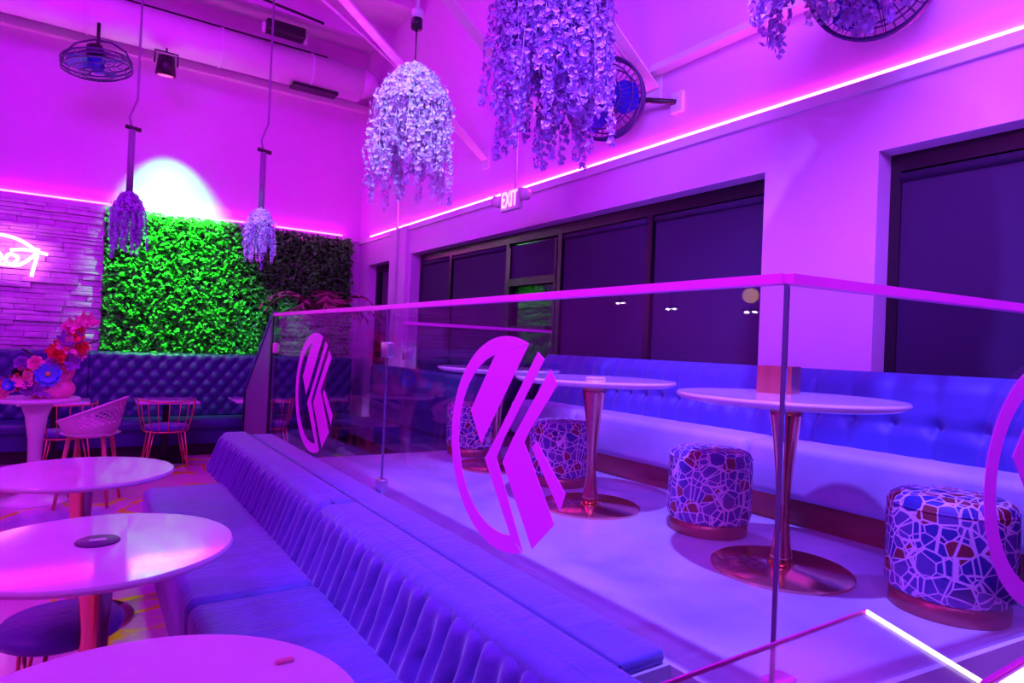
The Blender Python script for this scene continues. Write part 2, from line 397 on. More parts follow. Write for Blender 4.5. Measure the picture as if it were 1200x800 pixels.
for i, (y, z0, z1) in enumerate(((9.2, 5.95, 6.2), (8.1, 6.0, 6.2), (6.9, 6.0, 6.2), (5.7, 6.0, 6.2), (4.5, 6.0, 6.2))):
    struct(MB().box(XL, XW, y-.05, y+.05, z0, z1).build('trim_%d' % (6+i), 'ceil'))
tag(MB().tube([(XL+3, 9.85, 5.80), (2.95, 9.85, 5.80)], .03, 8).build('sprinkler_pipe', 'dark'), 'dark straight pipe running just above the white duct', 'pipe')
tag(MB().tube([(-1.5, 8.7, 5.9), (.6, 8.7, 5.92), (2.6, 8.9, 5.85)], .02, 6).build('cable_run', 'dark'), 'dark cable strung across the ceiling in front of the duct', 'cable')
tag(MB().tube([(1.2, 7.2, 5.75), (2.9, 8.1, 5.45), (3.5, 8.5, 5.38), (3.62, 8.56, 5.30), (3.66, 8.6, 5.05), (3.66, 8.6, 4.2)], .018, 8).build('conduit', 'paint'), 'thin pink-lit conduit bending down the corner by the far wall', 'conduit')
tag(MB().tube([(XW-.07, 8.52, 5.4), (XW-.07, 8.52, 1.3)], .018, 8).build('vertical_conduit', 'paint'), 'slim vertical pipe in front of the pilaster at the far right corner', 'conduit')

def wisteria_strand(L, size, seed, dens=60, drift=.02):
    rnd = random.Random(seed); m = MB(); n = int(L*dens); x = y = 0
    for i in range(n):
        z = -L*i/n; t_ = i/n; x += rnd.uniform(-drift, drift)*.3; y += rnd.uniform(-drift, drift)*.3
        rad = size*(.75 - .45*t_)
        for k in range(2):
            a = rnd.uniform(0, 2*PI); c = Vector((x+rad*cos(a), y+rad*sin(a), z+rnd.uniform(-.01, .01)))
            s = size*rnd.uniform(.40, .75)
            R_ = Matrix.Rotation(a, 3, 'Z') @ Matrix.Rotation(rnd.uniform(-.9, .9), 3, 'Y') @ Matrix.Rotation(rnd.uniform(0, PI), 3, 'X')
            P = [(0, 0, 0), (.25*s, s*.6, s*.2), (0, 0, s), (.25*s, -s*.6, s*.2), (.45*s, 0, -.5*s)]
            m.add([c + R_ @ Vector(p) for p in P], [(0, 1, 2), (0, 2, 3), (0, 3, 4), (0, 4, 1)])
    m.tube([(0, 0, .01), (0, 0, -L*.5), (x*.7, y*.7, -L)], .003, 3)
    return m
def pendant(label, loc, R0, dome, Lmin, Lmax, n, size, seed, mix=.5, stem=None, dens=60, group='hanging wisteria pendants', mats=('petal', 'petal2')):
    rnd = random.Random(seed); t = thing('wisteria_pendant', label, 'pendant lamp', loc, 0, group)
    MB().lathe([(.01, 0), (R0*.35, -.01), (R0*.62, -dome*.45), (R0*.78, -dome*.9), (R0*.74, -dome*.9), (R0*.5, -dome*.5), (.01, -.03)], 24).build('basket', 'darkleaf', t)
    bl = MB()
    for k in range(int(2600*(R0/.3)**1.2)):
        f = math.sqrt(rnd.random()); a = rnd.uniform(0, 2*PI); r = R0*f*1.03; s = size*rnd.uniform(.45, .8)
        c = Vector((r*cos(a), r*sin(a), -dome*(r/R0)**2.2 + size*rnd.uniform(.2, .9)))
        R_ = Matrix.Rotation(a, 3, 'Z') @ Matrix.Rotation(rnd.uniform(-1.2, 1.2), 3, 'Y') @ Matrix.Rotation(rnd.uniform(0, PI), 3, 'X')
        P = [(0, 0, 0), (.25*s, s*.6, s*.2), (0, 0, s), (.25*s, -s*.6, s*.2)]
        bl.add([c + R_ @ Vector(p) for p in P], [(0, 1, 2), (0, 2, 3)])
    bl.build('dome_blossoms', mats[0] if mix >= .3 else mats[1], t, kind='stuff')
    var = [(wisteria_strand(Lmin+(Lmax-Lmin)*k/5, size, seed*10+k, dens).mesh('wisteria_strand', mats[0] if rnd.random() < mix else mats[1])) for k in range(6)]
    for k in range(n):
        f = math.sqrt((k+.5)/n); a = k*2.39996; r = R0*min(1, f*1.02)
        zz = -dome*(r/R0)**2.2 + size*.5
        o = bpy.data.objects.new('wisteria_strand', rnd.choice(var)); COL.objects.link(o); o.parent = t
        o.location = (r*cos(a), r*sin(a), zz); o.rotation_euler = (rnd.uniform(-.06, .06), rnd.uniform(-.06, .06), rnd.uniform(0, 6.28))
    if stem: stem(t)
    return t
def stem_pole(top, clamp):
    def f(t):
        MB().tube([(0, 0, 0), (0, 0, clamp)], .035, 12).build('pole', 'pole', t)
        MB().tube([(-.07, 0, clamp+.03), (.09, 0, clamp+.01)], .025, 8).build('clamp', 'dark', t)
        MB().tube([(0, 0, clamp), (-.03, 0, clamp+.14), (.04, 0, clamp+.36), (.04, 0, top)], .012, 6).build('cable', 'pole', t)
    return f
def stem_wire(top, cap):
    def f(t):
        MB().tube([(0, 0, -.03), (0, 0, cap)], .006, 6).build('cord', 'dark', t)
        MB().tube([(0, 0, cap), (0, 0, cap+.07)], .04, 16).build('socket', 'dark', t)
        MB().tube([(0, 0, cap+.07), (0, 0, cap+.13)], .04, 16).build('socket_ring', 'paint', t)
        MB().tube([(0, 0, cap+.13), (0, 0, top)], .015, 8).build('rod', 'paint', t)
    return f
pendant('small purple wisteria pendant on a long pole in front of the green-lit hedge', (.38, 8.5, 3.06), .17, .22, .28, .56, 60, .028, 3, mix=.0, stem=stem_pole(3.1, .72), dens=90)
pendant('small pale lilac wisteria pendant on a pole before the dark right part of the hedge', (1.74, 8.2, 3.03), .17, .20, .28, .56, 60, .028, 5, mix=.7, stem=stem_pole(3.1, .70), dens=90)
pendant('big white wisteria pendant hanging on a thin cord from a black socket', (1.88, 4.2, 3.42), .265, .28, .34, .70, 100, .042, 8, mix=.9, stem=stem_wire(2.7, .30), dens=70)
pendant('largest lilac wisteria pendant, cut by the top edge of the photo', (2.22, 3.05, 3.84), .325, .25, .45, 1.08, 120, .046, 11, mix=.2, stem=stem_wire(2.4, .2), dens=62)
pendant('white-lilac wisteria pendant at the top right in front of a fan', (2.78, 1.62, 3.80), .40, .25, .28, .62, 110, .050, 13, mix=.6, stem=stem_wire(2.4, .2), dens=60)

# fans
def fan(label, loc, normal, R0, yoke=None, bracket=None):
    t = thing('wall_fan', label, 'fan', loc, 0, 'caged fans')
    q = Vector(normal).normalized().to_track_quat('Z', 'X').to_matrix()
    def T(m):
        m.v = [tuple(q @ Vector(v)) for v in m.v]; return m
    cg = MB()
    for rr, zz in ((R0, 0), (R0, .05), (R0*.99, -.05), (R0*.8, .09), (R0*.8, -.085), (R0*.5, .105), (R0*.5, -.10), (R0*.22, .11)):
        cg.tube([(rr*cos(2*PI*k/40), rr*sin(2*PI*k/40), zz) for k in range(40)], .006 if rr < R0*.95 else .010, 5, True)
    for k in range(36):
        a = 2*PI*k/36; c, s_ = cos(a), sin(a)
        for sg in (1, -1): cg.tube([(R0*.2*c, R0*.2*s_, .11*sg), (R0*.5*c, R0*.5*s_, .105*sg), (R0*.8*c, R0*.8*s_, .088*sg), (R0*c, R0*s_, .03*sg)], .0028, 4)
    T(cg).build('cage', 'fancage', t)
    for k in range(3):
        a0 = 2*PI*k/3 + .5
        def fn(u, v):
            r = R0*(.14+.74*u); wd = .36+.55*sin(PI*min(1, u*.95+.1)); a = a0 + (v-.5)*wd*1.7
            return (r*cos(a), r*sin(a), .045*(v-.5)*2*(1-.3*u))
        T(MB().surf(fn, 8, 6)).build('blade', 'fanblue', t)
    T(MB().lathe([(.02, -.09), (R0*.2, -.08), (R0*.22, .02), (R0*.15, .09), (.02, .10)], 20)).build('hub', 'fanblue', t)
    T(MB().lathe([(.03, -.24), (R0*.24, -.22), (R0*.26, -.11), (.05, -.10)], 16)).build('motor', 'dark', t)
    if bracket:
        e = Vector(bracket)-Vector(loc); b0 = q @ Vector((0, 0, -.2))
        MB().tube([b0, b0.lerp(e, .5)+Vector((0, 0, .03)), e], .022, 8).build('bracket', 'dark', t)
        MB().rbox(e.x-.01, e.x+.03, e.y-.06, e.y+.06, e.z-.08, e.z+.08, .008).build('wall_plate', 'paint', t)
    if yoke:
        MB().tube([tuple(q @ Vector((R0*1.03*cos(a), R0*1.03*sin(a)*0, -.30*sin(a)-.0))) for a in [PI*k/6 for k in range(7)]], .012, 6).build('yoke', 'fancage', t)
        MB().tube([(0, 0, .12), (0, 0, yoke)], .02, 8).build('stem', 'dark', t)
    return t
fan('caged fan with blue blades mounted on the right wall beside a brace', (3.36, 3.86, 3.49), (-.88, -.55, -.12), .31, bracket=(3.70, 3.42, 3.42))
fan('caged blue fan behind the flowers at the top right', (3.38, 1.79, 3.53), (-.9, -.35, -.3), .31, bracket=(3.70, 1.50, 3.56))
fan('dark caged fan hanging flat under the white duct at upper left', (.02, 9.2, 4.66), (.15, -.05, -1), .365, yoke=.5)

# flood / spot lights on the structure
t = thing('spotlight', 'small black stage spotlight on a yoke hanging under the duct', 'spotlight', (.755, 9.36, 4.92))
MB().tube([(0, -.02, .10), (0, .02, -.13)], [.095, .12], 20).build('body', 'dark', t)
MB().tube([(-.13, 0, 0), (-.13, 0, .16), (.13, 0, .16), (.13, 0, 0)], .012, 6).build('yoke', 'dark', t)
MB().tube([(0, 0, .16), (0, 0, .215)], .012, 6).build('hanger', 'dark', t)
MB().tube([(0, .02, -.131), (0, .021, -.136)], .09, 16).build('lens', emit('red_lens_glow', (1, .1, .35), 1.5), t)
t = thing('floodlight', 'black box floodlight lying on top of the white duct', 'floodlight', (2.15, 9.15, 5.70))
MB().rbox(-.26, .26, -.10, .10, -.07, .08, .02).build('body', 'dark', t)
MB().box(-.30, -.26, -.02, .02, -.10, .04).box(.26, .30, -.02, .02, -.10, .04).build('bracket', 'paint', t)

# EXIT sign with two emergency heads
t = thing('exit_sign', 'lit EXIT sign with two emergency lamp heads hanging from a rod by the windows', 'sign', (3.40, 5.21, 2.92))
MB().rbox(-.025, .025, -.17, .17, -.10, .10, .01).build('housing', 'white', t)
fc = bpy.data.curves.new('exit_letters', 'FONT'); fc.body = 'EXIT'; fc.size = .215; fc.align_x = 'CENTER'; fc.align_y = 'CENTER'; fc.extrude = .002; fc.offset = .003
fo = bpy.data.objects.new('tmp', fc); COL.objects.link(fo); bpy.context.view_layer.update()
me = bpy.data.meshes.new_from_object(fo.evaluated_get(bpy.context.evaluated_depsgraph_get())); bpy.data.objects.remove(fo)
me.materials.clear(); me.materials.append(M['exit'])
lo = bpy.data.objects.new('letters', me); COL.objects.link(lo); lo.parent = t
lo.matrix_local = Matrix(((0, 0, -1, -.030), (-.62, 0, 0, 0), (0, 1, 0, 0), (0, 0, 0, 1)))
for sy in (-1, 1):
    MB().tube([(-.05, sy*.24, .02), (.03, sy*.24, .02)], .055, 16).build('lamp_head', 'white', t)
    MB().tube([(0, sy*.17, -.02), (0, sy*.24, -.02)], .015, 8).build('lamp_arm', 'white', t)
MB().tube([(0, -.06, .10), (0, -.06, HC-2.92)], .012, 8).build('rod', 'paint', t)

# neon script sign
t = thing('neon_sign', 'white-pink neon script sign on the stone wall, cut by the left edge', 'sign', (-1.2, YB-.14, 2.35))
def stroke(pts, name='neon_tube'):
    P = [Vector((p[0], 0, p[1])) for p in pts]; out = []
    for i in range(len(P)-1):
        p0 = P[max(0, i-1)]; p1 = P[i]; p2 = P[i+1]; p3 = P[min(len(P)-1, i+2)]
        for k in range(5):
            s_ = k/5; out.append(.5*((2*p1)+(-p0+p2)*s_+(2*p0-5*p1+4*p2-p3)*s_*s_+(-p0+3*p1-3*p2+p3)*s_**3))
    out.append(P[-1]); MB().tube(out, .020, 8).build(name, 'neon', t)
stroke([(-.75, .10), (-.4, .22), (0, .28), (.30, .268), (.45, .245), (.57, .19), (.68, .11)])
stroke([(.70, .14), (.68, -.02), (.655, -.14), (.645, -.22)])
stroke([(.42, .09), (.58, .11), (.80, .075)])
stroke([(.70, .10), (.60, -.02), (.48, -.10), (.38, -.05), (.42, .04), (.50, .0), (.44, -.09), (.30, -.08), (.22, -.01), (.30, .05), (.34, -.02), (.26, -.08), (.14, -.07), (.08, .02), (.14, .05), (.16, -.06), (.05, -.07), (-.05, .03), (-.08, -.07), (-.2, -.05)])
stroke([(-.2, -.05), (-.28, .12), (-.34, .2), (-.38, .1), (-.34, -.06), (-.45, -.07), (-.52, .02), (-.6, .04), (-.62, -.05), (-.5, -.06)])

# ------------------------------------------------------------------ stage platform
X0 = 1.47
pf = MB().prism([(1.275, 1.30), (1.275, 6.2), (1.47, 6.2), (1.47, 4.92), (XW, 4.92), (XW, .72), (1.47, .96), (1.47, 1.30)], 2, GZ, ST)
o = pf.build('platform', 'stage'); struct(o); fix_normals(o)
# recessed landing steps are cut as lower blocks beyond the platform
for k, (a, b, h) in enumerate(((4.925, 5.35, .43), (5.355, 5.78, .27), (5.785, 6.2, .11))):
    struct(MB().box(1.475, 2.2, a, b, GZ, h).build('trim_%d' % (20+k), 'steps_shade'))

# ------------------------------------------------------------------ glass balustrade
def plate_between(a, b, z0, z1, th=.012):
    a = Vector((*a, 0)); b = Vector((*b, 0)); d = (b-a).normalized(); n = Vector((-d.y, d.x, 0))*th/2
    vs = [a-n, b-n, b+n, a+n]
    return MB().add([(v.x, v.y, z0) for v in vs]+[(v.x, v.y, z1) for v in vs], [(3, 2, 1, 0), (4, 5, 6, 7), (0, 1, 5, 4), (1, 2, 6, 5), (2, 3, 7, 6), (3, 0, 4, 7)])
def emblem(a, b, uc, zc, R0, name='emblem'):
    # ring-and-chevron emblem in a vertical plane; a->b is the direction that reads to the right
    a = Vector((*a, 0)); b = Vector((*b, 0)); d = (b-a).normalized(); n = Vector((d.y, -d.x, 0))
    def arc(r, a0, a1, k=40): return [(r*cos(math.radians(a0+(a1-a0)*i/k)), r*sin(math.radians(a0+(a1-a0)*i/k))) for i in range(k+1)]
    m = MB()
    def P(p, off): 
        q = a + d*(uc + p[0]*R0) + n*off; return (q.x, q.y, zc + p[1]*R0)
    def poly(pts):
        k = len(pts); m.add([P(p, .0068) for p in pts]+[P(p, .0088) for p in pts], [tuple(range(k-1, -1, -1)), tuple(range(k, 2*k))] + [(i, (i+1) % k, k+(i+1) % k, k+i) for i in range(k)])
    o1 = arc(1.0, 69, 292, 60); i1 = arc(.84, 104, 283, 60)
    k = 61
    m.add([P(p, .0068) for p in o1]+[P(p, .0068) for p in i1]+[P(p, .0088) for p in o1]+[P(p, .0088) for p in i1],
          [(i, i+1, k+i+1, k+i) for i in range(k-1)]+[(2*k+i, 3*k+i, 3*k+i+1, 2*k+i+1) for i in range(k-1)]+[(i, 2*k+i, 2*k+i+1, i+1) for i in range(k-1)]+[(k+i, k+i+1, 3*k+i+1, 3*k+i) for i in range(k-1)])
    poly([(.36, .93), (-.39, -.07), (-.62, .24), (-.20, .815)])
    poly([(.50, .865), (.60, .80), (.03, .05), (-.10, -.155), (-.31, -.20), (-.13, .02)])
    poly([(-.31, -.20), (-.10, -.155), (.40, -.915), (.19, -.82)])
    poly([(.69, .72), (.80, .60), (.42, .16), (.35, .05), (.01, -.18), (.17, .07)])
    poly([(.01, -.18), (.35, .05), (.83, -.56), (.53, -.85)])
    poly([(.53, .09), (.47, .02), (.90, -.44), (.96, -.28)])
    return m
RZ = 1.705; GB = .555
P0 = (1.44, 6.0); P1 = (1.492, 3.55); P2 = (1.492, .985); P3 = (3.17, .80)
gt = thing('glass_balustrade', 'clear glass balustrade with pink emblems and a pink cap rail around the stage', 'railing', (0, 0, 0))
d = lambda a, b, s: (a[0]+(b[0]-a[0])*s, a[1]+(b[1]-a[1])*s)
for a, b in ((P0, d(P0, P1, .996)), (d(P1, P2, .004), P2)):
    plate_between(a, b, GB, RZ-.012).build('glass_pane', 'glass', gt)
plate_between((P2[0]+.02, P2[1]), P3, GB, RZ-.012).build('glass_pane', 'glass', gt)
for a, b in ((P0, P1), (P1, P2), (P2, P3)): plate_between(a, b, RZ-.014, RZ+.012, .042).build('cap_rail', 'rail', gt)
plate_between((P2[0]-.006, P2[1]-.006), (P2[0]+.014, P2[1]+.004), GB, RZ-.014, .012).build('corner_edge', 'edge', gt)
plate_between(d(P1, P2, -.001), d(P1, P2, .001), GB, RZ-.014, .013).build('joint_edge', 'edge', gt)
plate_between(d(P0, P1, -.003), d(P0, P1, .001), GB, RZ-.014, .014).build('end_edge', 'edge', gt)
emblem(P0, P1, 2.45-(4.83-3.55), 1.10, .447).build('emblem', 'logo', gt)
emblem(P1, P2, 3.55-2.262, 1.10, .447).build('emblem', 'logo', gt)
emblem(P2, P3, 1.385, 1.10, .44).build('emblem', 'logo', gt)
for y, z in ((3.55, 1.455), (3.55, .655)):
    MB().rbox(1.470, 1.514, y-.045, y+.045, z-.045, z+.045, .006).build('clamp', 'steel', gt)
for (x, y) in ((1.53, .985),): MB().rbox(x-.04, x+.04, y-.025, y+.03, .60, .68, .006).build('clamp', 'rail', gt)
MB().rbox(1.425, 1.46, 5.92, 6.0, 1.36, 1.45, .006).build('clamp', 'rail', gt)
g2 = thing('glass_balustrade', 'second clear glass balustrade closing the far end of the stage', 'railing', (2.19, 4.88, 0))
MB().box(0, 1.5, -.006, .006, GB+.04, 1.65).build('glass_pane', 'glass', g2)
MB().box(0, 1.5, -.02, .02, 1.65, 1.675).build('cap_rail', 'rail', g2)
MB().rbox(.0, .08, -.025, .025, 1.36, 1.45, .006).build('clamp', 'steel', g2)
# sloped stair guard beyond the far end
sg = thing('stair_guard', 'dark violet stair guard panel with a sloping handrail beyond the stage end', 'stair guard', (1.47, 0, 0))
MB().prism([(6.22, .45), (6.22, 1.66), (7.22, .90), (7.22, GZ), (6.22, GZ)], 0, -.015, .015).build('panel', 'pole', sg)
MB().bar((0, 6.16, 1.72), (0, 7.24, .92), .05, .035).build('handrail', 'velvet_dark', sg)
MB().box(-.025, .025, 7.19, 7.24, GZ, .92).build('newel', 'frame', sg)
MB().box(-.03, .03, 6.10, 6.16, GZ, 1.72).build('newel', 'frame', sg)
# ------------------------------------------------------------------ front banquette
def pleated_back(L, H, depth, pu, bl, seed):
    # local: length along +y from 0..L, height z 0..H, face towards -x at x = 0 (bulging)
    rnd = random.Random(seed); n = int(L/.009)
    ph = [rnd.uniform(-.25, .25) for _ in range(200)]
    nb = int(L/pu)+2
    wob = [rnd.uniform(-.25, .25)*pu for _ in range(nb)]; dep = [rnd.uniform(.7, 1.25) for _ in range(nb)]
    def fn(u, v):
        y = u*L; z = v*H; fold = 0
        k0 = int(y/pu)
        for k in range(max(0, k0-1), min(nb, k0+3)):          # soft gathered folds running up and down from each button
            zc = (.60 if k % 2 else .30)*H
            yc = k*pu + wob[k]*(abs(z-zc)/H)*1.6
            dy = y-yc; w_ = .014+.10*abs(z-zc)
            fold += dep[k]*(.034*math.exp(-(dy/w_)**2)*math.exp(-((z-zc)/.11)**2) + .020*math.exp(-((dy/.024)**2+((z-zc)/.026)**2)))
        puff = .014*(1-cos(2*PI*y/pu))/2 + .004*sin(37*y+9*z)
        top = (max(0, v-.84)/.16)**2
        ed = min(1, min(y, L-y)/.035); ed = ed*(2-ed)
        x = -(.030+puff*(1-.7*max(0, v-.8)/.2))*(.3+.7*ed) + fold + .05*top + .11*z/H
        return (x, y, z)
    return MB().surf(fn, n, 30)
ft = thing('front_banquette', 'blue-violet tufted velvet banquette in the foreground backing onto the stage edge', 'banquette', (0, 0, 0))
# back sections (seam at 3.3)
for a, b in ((.96, 3.295), (3.305, 6.10)):
    ob = pleated_back(b-a,   .30, .2, .098, .058, int(a*10)).build('backrest', 'velvet', ft, loc=(.965, a, .345)); fix_normals(ob)
    MB().rbox(1.045, 1.262, a, b, .50, .655, .045, 4).build('back_roll', 'velvet_seat', ft)
MB().box(1.07, 1.27, 1.0, 6.08, GZ, .52).build('back_frame', 'velvet_dark', ft)
MB().box(1.262, 1.285, 1.31, 6.08, ST, .628).build('welt', 'velvet_dark', ft)
MB().rbox(1.285, 1.462, 1.31, 6.02, ST-.0, .634, .012, 2).build('rear_ledge', 'velvet_seat', ft)
MB().tube([(1.125, .98, .652), (1.125, 6.08, .652)], .004, 5).build('piping', 'velvet_dark', ft)
for a, b in ((.96, 2.955), (2.965, 5.32)):
    MB().rbox(.405, .955, a, b, .14, .38, .05, 4).build('seat_cushion', 'velvet_seat', ft)
MB().box(.43, 1.06, 1.0, 5.30, GZ, .15).build('base', 'velvet', ft)

# ------------------------------------------------------------------ back banquette with diamond tufting
def tufted(L, H, a, b, amp, but, n_per=14):
    def fn(u, v):
        x = u*L; z = v*H; p = x/a+z/b; q = x/a-z/b
        f = (abs(sin(PI*p/1))*abs(sin(PI*q/1)))**.33
        kx = abs(sin(PI*p)); kq = abs(sin(PI*q)); bt = math.exp(-((kx*kx+kq*kq)/.10))
        ed = min(1, min(z, H-z)/.05); ed = ed*(2-ed)
        return (x, -amp*f*ed+but*bt*.4-.02*ed, z)
    return fn
bt = thing('back_banquette', 'long navy diamond tufted banquette along the back wall under hedge and stone', 'banquette', (-4.5, 0, 0))
for x0, x1 in ((0, 2.2), (2.21, 4.58), (4.59, 7.95)):
    ob = MB().surf(tufted(x1-x0, .86, .18, .22, .045, .03), int((x1-x0)/.0225), 38).build('backrest', 'velvet_dark', bt, loc=(x0, 9.62, .375)); fix_normals(ob)
MB().box(0, 7.95, 9.63, 10.08, GZ, 1.225).build('back_frame', 'velvet_dark', bt)
MB().rbox(0, 7.95, 9.02, 9.62, .28, .40, .04, 3).build('seat', 'velvet_dark', bt)
MB().box(0, 7.95, 9.06, 9.63, .10, .29).build('seat_base', 'velvet_dark', bt)
MB().box(0, 7.95, 9.12, 9.63, GZ, .10).build('toe_kick', 'dkick', bt)
btn = MB()
for k in range(int(7.95/.18*2)+1):
    for j in range(8):
        if (k+j) % 2 == 0: btn.sphere((k*.09, 9.622, .375+.11*j), .012, 6, 4)
btn.build('buttons', 'velvet', bt, kind='stuff')

# ------------------------------------------------------------------ stage bench under the windows
sb = thing('stage_bench', 'bright blue tufted bench along the windows on the stage', 'bench', (0, 0, 0))
def biscuit(L, H, pu, amp, rk):   # two rows of puffed panels with buttons between
    def fn(u, v):
        y = u*L; z = v*H; k = round(y/pu)
        cy = abs(sin(PI*y/pu))**.30; zc = .42*H; cz = min(1, abs(z-zc)/.055)**.5
        d_ = abs(y-k*pu); b_ = math.exp(-((d_/.035)**2+((z-zc)/.04)**2))
        ed = min(1, min(y, L-y)/.05); ed = ed*(2-ed); tp = max(0, (v-.80)/.2)**2; 
        return (-amp*(.45+.3*cy+.25*cz)*(.3+.7*ed)+.035*b_+.065*tp+.05*v, y, z)
    return MB().surf(fn, int(L/.018), 34)
for a, b in ((.84, 2.33), (2.345, 3.90), (3.91, 4.80)):
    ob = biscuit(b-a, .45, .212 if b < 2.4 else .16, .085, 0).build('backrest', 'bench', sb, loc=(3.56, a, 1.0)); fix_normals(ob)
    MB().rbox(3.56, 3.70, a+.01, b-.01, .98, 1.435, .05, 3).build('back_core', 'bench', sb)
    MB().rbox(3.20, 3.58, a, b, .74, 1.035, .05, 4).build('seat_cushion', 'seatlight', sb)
MB().box(3.30, 3.66, .88, 4.8, ST, .76).build('toe_kick', 'kick', sb)

fb = thing('side_banquette', 'dark navy banquette in the far right corner behind the second glass balustrade', 'banquette', (0, 0, GZ))
for a, b in ((5.75, 7.75), (7.76, 8.95)):
    MB().rbox(3.10, 3.62, a, b, .26, .46, .04, 3).build('seat_cushion', 'velvet_dark', fb)
    MB().rbox(3.50, 3.66, a, b, .46, 1.22, .05, 3).build('backrest', 'velvet_dark', fb)
MB().box(3.16, 3.66, 5.8, 8.9, 0, .27).build('base', 'dkick', fb)

# ------------------------------------------------------------------ tables
def column_table(name, label, loc, r, H, mats=('top', 'gold'), base=.30, group=None, neck=.026, top=.075):
    t = thing(name, label, 'table', loc, 0, group)
    autosmooth(MB().lathe([(r*.90, H-.034), (r*.97, H-.026), (r, H-.014), (r, H-.008), (r-.006, H)], 72).build('tabletop', mats[0], t), 50)
    prof = [(.058, .02)] + [(neck+.036*math.exp(-z_*9)+(top-neck)*(max(0, (z_-.3)/(.7)))**1.8, .02+z_*(H-.056)) for z_ in [k/14 for k in range(15)]]
    MB().lathe(prof, 32).build('column', mats[1], t)
    autosmooth(MB().lathe([(base, 0), (base, .012), (base-.012, .020), (.075, .026), (.06, .032)], 56).build('base_disc', mats[1], t), 40)
    return t
ta = column_table('stage_table', 'white round stage table nearest the glass corner, on a rose gold column', (2.545, 1.655, ST), .465, .75, base=.29, group='round tables on the stage')
dup(ta, (2.50, 2.86, ST), .4, 'white round stage table, middle one, behind the central glass emblem', 'round tables on the stage')
dup(ta, (2.64, 4.12, ST), .9, 'white round stage table farthest back near the far glass', 'round tables on the stage')
t1 = column_table('dining_table', 'pink-lit round table nearest the camera, cut by the bottom edge', (.10, 1.37, GZ), .435, .80, base=.27, neck=.04, top=.06, group='round dining tables beside the banquette')
dup(t1, (.075, 2.66, GZ), 0, 'pink-lit round dining table with a dark puck at its middle', 'round dining tables beside the banquette')
dup(t1, (.03, 4.10, GZ), 0, 'third round dining table, behind the one with the puck', 'round dining tables beside the banquette')
t = thing('charging_puck', 'dark round puck with a pale mark on the second dining table', 'puck', (.075, 2.70, .75))
MB().lathe([(.068, 0), (.07, .004), (.066, .008)], 32).build('disc', 'puck', t)
MB().box(-.026, .026, -.012, .012, .008, .0092).build('mark', 'puckmark', t)
tag(MB().rbox(-.02, .02, -.008, .008, 0, .008, .003).build('folded_wrapper', 'pinkf', loc=(.42, 1.52, .75)), 'tiny pink scrap lying on the nearest dining table', 'wrapper')
tag(MB().rbox(-.05, .05, -.03, .03, 0, .014, .005).build('table_card', 'white', loc=(2.42, 2.76, ST+.75)), 'small bright white card holder on the middle stage table', 'card')
fl = thing('flower_table', 'tall pink tulip table carrying the flower arrangement', 'table', (-.31, 7.15, GZ))
autosmooth(MB().lathe([(.30, .885), (.325, .895), (.33, .905), (.325, .92)], 64).build('tabletop', 'white', fl), 50)
MB().lathe([(.30, 0), (.29, .012), (.20, .03), (.11, .07), (.065, .16), (.052, .32), (.058, .55), (.085, .75), (.13, .885)], 40).build('pedestal', 'white', fl)

def bench_table(label, loc):
    t = thing('bench_table', label, 'table', loc, 0, 'small tables at the back banquette')
    MB().rbox(-.33, .33, -.30, .30, .71, .745, .012, 2).build('tabletop', 'top', t)
    MB().box(-.035, .035, -.035, .035, .02, .71).build('post', 'dark', t)
    MB().rbox(-.22, .22, -.22, .22, 0, .02, .008, 2).build('base_plate', 'dark', t)
    return t
bench_table('small table behind the right wire chair at the back banquette', (.88, 8.78, GZ))
bench_table('small table behind the flower arrangement at the back banquette', (-.22, 8.78, GZ))
bench_table('small table at the back banquette next to the stair guard', (1.95, 8.78, GZ))

# copper box planter standing behind the near stage table
tag(fix_normals(MB().box(-.09, .09, -.075, .075, 0, .01).box(-.09, .09, -.075, -.067, .01, .125).box(-.09, .09, .067, .075, .01, .125).box(-.09, -.082, -.067, .067, .01, .125).box(.082, .09, -.067, .067, .01, .125).build('copper_box', 'copper', loc=(2.70, 1.80, ST+.75))), 'open copper box standing on the near stage table', 'box')
bpy.data.objects['copper_box'].rotation_euler = (0, 0, .35)

# ------------------------------------------------------------------ drum stools
def stool(label, loc, rz):
    t = thing('drum_stool', label, 'stool', loc, rz, 'drum stools on the stage')
    MB().lathe([(.192, 0), (.195, .004), (.195, .062), (.188, .066)], 48).build('base_band', 'kick', t)
    MB().lathe([(.190, .064), (.205, .078), (.210, .10), (.210, .33), (.208, .38), (.198, .41), (.175, .425), (.12, .430), (.01, .432)], 56).build('upholstery', 'lace', t)
    MB().tube([(.206*cos(2*PI*k/48), .206*sin(2*PI*k/48), .385) for k in range(48)], .005, 5, True).build('welt', 'lace', t)
    return t
s0 = stool('lace patterned drum stool nearest the camera, behind the right glass panel', (2.74, 1.09, ST), .3)
dup(s0, (2.76, 2.22, ST), 1.4, 'lace patterned drum stool between the near and middle stage tables')
dup(s0, (2.74, 3.46, ST), 2.6, 'lace patterned drum stool partly behind the central emblem')
dup(s0, (2.76, 4.70, ST), 4.0, 'lace patterned drum stool farthest back beside the far glass')

